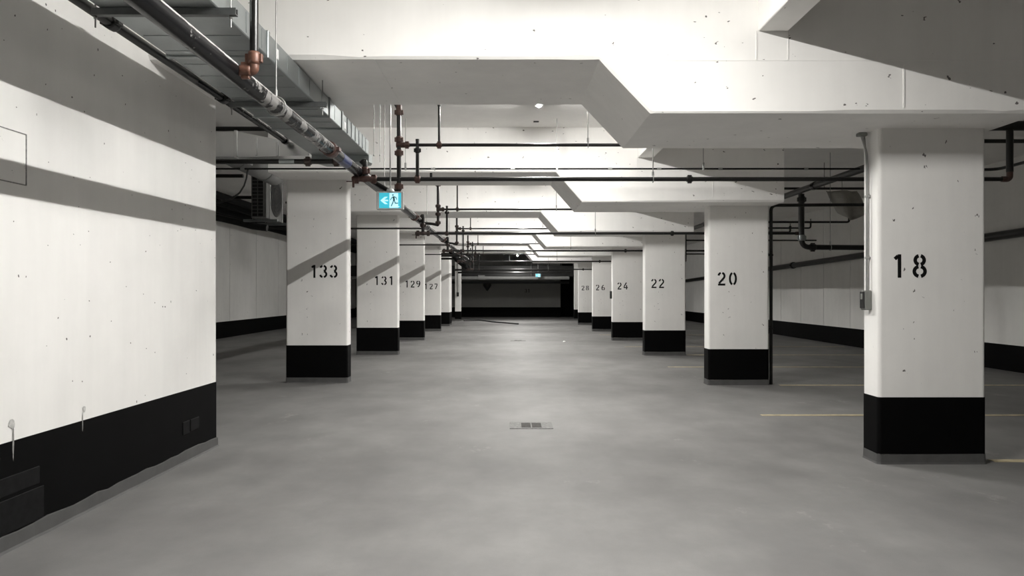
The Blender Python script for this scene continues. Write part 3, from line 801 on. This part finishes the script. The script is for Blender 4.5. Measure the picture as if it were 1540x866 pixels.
# ------------------------------------------------------------------ left bay: condenser, pipes, cable
t = thing('condenser_unit', 'grey ceiling hung condenser with a dark grille left of column 133', 'air conditioner', (-4.82, 14.0, 2.93))
W0, W1, D, H = -.13, .17, 1.05, .82
part('casing', MB().bbox(W0, W1, .02, D, 0, H, .012), 'unit', t)
g = MB().box(W0 + .02, W1 - .06, .012, .021, .03, H - .03)
gb = part('grille_back', g, 'boxblack', t)
for i in range(12): part('grille_bar', MB().box(W0 + .02, W1 - .06, .0, .013, .03 + (H - .06) * i / 11 - .006, .03 + (H - .06) * i / 11 + .006), 'unit', gb)
for x in (W0 + .02, (W0 + W1 - .04) / 2, W1 - .06): part('grille_bar', MB().box(x - .006, x + .006, .0, .013, .03, H - .03), 'unit', gb)
fg = part('fan_grille', MB().lathe((W1, D / 2 + .05, H / 2 + .03), [(.001, .006), (.33, .006), (.36, .012), (.37, -.002)], 28, 'x'), 'boxblack', t)
for rr in (.12, .2, .28): part('fan_guard_ring', MB().ring((W1 + .016, D / 2 + .05, H / 2 + .03), 'x', rr, .005, 28, 6), 'guard', fg)
for (x, y) in ((W0, .15), (W1, .15), (W0, D - .15), (W1, D - .15)):
    part('hanger_rod', MB().tube([(x * 1.12, y, -.05), (x * 1.12, y, ZC - 2.93)], .008, 8), 'rod', t)
for y in (.15, D - .15): part('support_rail', MB().bbox(-.32, .34, y - .03, y + .03, -.06, -.012, .004), 'galv', t)
t = thing('insulated_duct', 'grey round insulated duct above the condenser left of column 133', 'duct', (-4.45, 0, 3.72))
part('sleeve', MB().tube([(0, 9.8, 0), (0, 13.2, 0)], .19, 20), 'insul', t)
part('sleeve', MB().tube([(0, 13.2, 0), (0, 13.85, 0)], .19, 20), 'insul', t)
for y in (10.5, 11.9, 13.2): part('band', MB().tube([(0, y - .02, 0), (0, y + .02, 0)], .194, 20), 'galvdark', t)
for i, (x, z, r) in enumerate(((-7.0, 3.84, .09), (-7.6, 3.87, .11), (-8.25, 3.86, .10), (-8.85, 3.88, .12))):
    o = part('bay_pipe', MB().tube([(x, 8.5, z), (x, 42, z)], r, 12), 'conduit'); o['n'] = i
    tag(o, 'thick black pipe lengthwise under the left bay ceiling, %s' % ('nearest the condenser', 'second from the condenser', 'third from the condenser', 'against the far left wall')[i], 'pipe', 'lengthwise pipes of the left bay')
o = part('drooping_cable', MB().tube([(-6.2, 10.8, 3.31), (-5.7, 10.8, 3.05), (-5.1, 10.8, 2.85), (-4.41, 10.8, 2.82), (-4.27, 10.8, 2.83), (-4.10, 10.8, 2.885), (-3.98, 10.8, 2.975), (-3.915, 10.8, 3.08), (-3.88, 10.8, 3.19), (-3.86, 10.8, 3.325)], .013, 8), 'boxblack')
tag(o, 'black cable drooping beside the end of the near left wall', 'cable')
for i, (y, z, xa, xb, r) in enumerate(((13.6, 3.67, -9.3, -4.95, .035), (14.9, 3.44, -5.62, -5.0, .035), (14.0, 3.25, -6.2, -5.5, .02))):
    mb = MB().tube([(xa, y, z), (xb, y, z)], r, 10)
    if i == 2: mb.tube([(xa + .03, y, z), (xa + .03, y, ZC)], r, 8)
    o = part('bay_pipe', mb, 'pipe')
    tag(o, ['black pipe crossing the left bay just above the condenser', 'short black pipe ending at the side of the condenser', 'small black pipe end left of the condenser'][i], 'pipe')
t = thing('pipe_stand', 'black vertical pipe with a cross arm between the condenser and column 133', 'pipe', (-4.62, 15.6, 0))
part('upright', MB().tube([(0, 0, 2.75), (0, 0, ZC)], .035, 10), 'pipe', t)
part('cross_arm', MB().tube([(-.15, 0, 3.42), (.8, 0, 3.42)], .022, 10), 'pipe', t)
o = part('sagging_hose', MB().tube([(-6.55, 14.5, 4.05), (-6.5, 14.5, 3.2), (-6.3, 14.5, 2.98), (-6.0, 14.5, 3.02), (-5.7, 14.5, 2.97), (-5.4, 14.5, 2.9), (-5.1, 14.5, 2.82), (-4.8, 14.5, 2.78)], .07, 10), 'boxblack')
tag(o, 'thick black hose sagging under the condenser', 'hose')

# ------------------------------------------------------------------ floor: lines, drains, scraps
lines = [(6.52, 4.30, 9.3, 'nearest one, beside the foot of column 18'), (8.95, 3.08, 9.3, 'long one starting in the aisle between columns 18 and 20'), (11.85, 4.38, 9.3, 'starting right of the black downpipe at column 20'),
         (14.75, 3.2, 9.3, 'seen between columns 22 and 20, starting in the aisle'), (17.6, 4.28, 9.3, 'short visible piece at the foot of column 22'), (20.3, 3.2, 9.3, 'faint one before column 24, starting in the aisle'), (26, 3.2, 9.3, 'farthest faint one, before column 26')]
for y, xa, xb, w in lines:
    o = part('parking_line', MB().box(xa, xb, -.05, .05, .0005, .003), 'yellow', None, (0, y, 0))
    tag(o, 'faded yellow parking line, ' + w, 'line', 'yellow parking lines')
def drain(label, x, y):
    t = thing('floor_drain', label, 'drain', (x, y, 0), 'floor drains of the aisle')
    mb = MB()
    for (a, b, c, d) in ((-.24, -.115, -.20, .20), (.125, .24, -.20, .20), (-.115, .125, -.20, -.155), (-.115, .125, .155, .20)):
        mb.bbox(a, b, c, d, .0005, .006, .0015)
    fm = part('frame', mb, 'drainframe', t)
    part('sump', MB().box(-.115, .125, -.155, .155, .0004, .0014), 'boxblack', t)
    for i in range(9): part('grate_bar', MB().bbox(-.115, .125, -.150 + i * .0345, -.136 + i * .0345, .0012, .007, .001), 'grate', fm)
    for x in (-.118, .0, .12): part('grate_rib', MB().bbox(x - .006, x + .008, -.155, .155, .0012, .0078, .001), 'drainframe', fm)
drain('rectangular iron floor drain in the middle of the aisle', .245, 8.25)
drain('small dark floor drain in the middle of the aisle between columns 24 and 129', .27, 22.9)
o = part('paper_scrap', MB().add([(0, 0, .003), (.10, .02, .02), (.13, .10, .004), (.03, .12, .03), (.06, .06, .035)], [(0, 1, 4), (1, 2, 4), (2, 3, 4), (3, 0, 4), (0, 3, 2, 1)]), 'paper', None, (1.62, 22.2, 0))
tag(o, 'white scrap of paper on the floor near column 24', 'paper')
o = part('floor_hose', MB().tube([(-2.4, 38.6, .03), (-1.6, 39.2, .03), (-1.2, 38.0, .03), (-.9, 37.0, .03), (-.5, 36.2, .03), (-.1, 35.5, .03), (.35, 34.6, .03), (.42, 34.45, .03)], .03, 8), 'boxblack')
tag(o, 'black hose lying on the floor at the far end of the aisle', 'hose')

# ------------------------------------------------------------------ far end services
t = thing('shade_block', 'wide dark block added as shade across the far end under the ceiling', 'duct', (0, 0, 0))
part('shade_body', MB().bbox(-9.3, 9.3, 40.6, 43.6, 2.40, 3.0, .02), 'boxblack', t)  # added block: its black stands in for shade and it shadows the end wall
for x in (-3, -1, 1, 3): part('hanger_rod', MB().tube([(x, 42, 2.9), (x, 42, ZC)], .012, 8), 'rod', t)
t = thing('grey_pipe', 'thick pale grey pipe across the far end in front of the added shade block', 'pipe', (0, 40.3, 2.31))
part('pipe', MB().tube([(-9, 0, 0), (3.3, 0, 0)], .095, 16), 'insul', t)
part('joint', MB().tube([(-1.72, 0, .02), (-1.35, 0, .02)], .14, 14), 'insul', t)
for x in (-3.2, 1.2): part('hanger_rod', MB().tube([(x, 0, .08), (x, 0, ZC - 2.31)], .012, 8), 'rod', t)
t = thing('cable_tray', 'black cable tray hanging in front of the end wall', 'cable tray', (0, 44, 2.04))
part('tray', MB().bbox(-9, 3.6, -.15, .15, 0, .14, .01), 'boxblack', t)
for x in (-3, -2, -1.1, -.6, 1.0, 1.8): part('rod', MB().tube([(x, -.1, -.06), (x, -.1, ZC - 2.045)], .012, 6), 'rod', t)
for i, (y, z) in enumerate(((36.4, 2.63), (38.2, 2.55))):
    o = part('cross_pipe', MB().tube([(-2.7, y, z), (3.2, y, z)], .05, 10).tube([(-2, y, z), (-2, y, ZC - .004)], .01, 6).tube([(2, y, z), (2, y, ZC - .004)], .01, 6), 'pipe')
    tag(o, ['black pipe across the far end, the upper of two', 'black pipe across the far end, the lower of two'][i], 'pipe')
o = part('funnel', MB().lathe((-1.33, 44, 1.625), [(.03, -.02), (.06, .02), (.25, .30), (.25, .42)], 12), 'boxblack'); tag(o, 'black funnel shaped drain hopper hanging before the end wall', 'funnel')
t = strip_lamp('lit strip lamp hung low on a stem at the far end of the aisle', (.42, 37.4, 3.45))
part('stem', MB().tube([(0, 0, -.01), (0, 0, ZC - 3.452)], .012, 8), 'lampbody', t)
o = part('junction_box', MB().bbox(-.30, .0, 36.9, 37.2, 3.1, 3.55, .01).tube([(-.15, 37.05, 3.5), (-.15, 37.05, ZC)], .012, 8), 'boxblack'); tag(o, 'black box hanging from the ceiling beside the lamp on a stem', 'box')

# bundle of black pipes under the far left of the ceiling
t = thing('pipe_bundle', 'tangle of black pipes near the ceiling above the deep column without a number', 'pipe', (0, 31.0, 0))
for i, (z, x1, zd) in enumerate(((3.06, -1.55, 2.55), (2.95, -1.95, 2.75), (3.18, -2.2, 2.9))):
    part('pipe', MB().tube(bend([(-5.5, i * .25, z), (x1, i * .25, z), (x1, i * .25, zd)], .16, 6), .045, 10), 'pipe', t)
part('slanted_pipe', MB().tube([(-2.5, 0, 3.28), (-2.25, .3, 2.9), (-1.9, .9, 2.62)], .10, 12), 'conduit', t)
for x in (-3.4, -2.35): part('hanger_rod', MB().tube([(x, .2, 2.95), (x, .2, ZC)], .012, 6), 'rod', t)
o = part('ceiling_slot', MB().bbox(.36, .44, 10.9, 10.96, ZC - .012, ZC - .001, .002), 'boxblack'); tag(o, 'tiny black slot on the ceiling just behind the second lamp', 'slot')
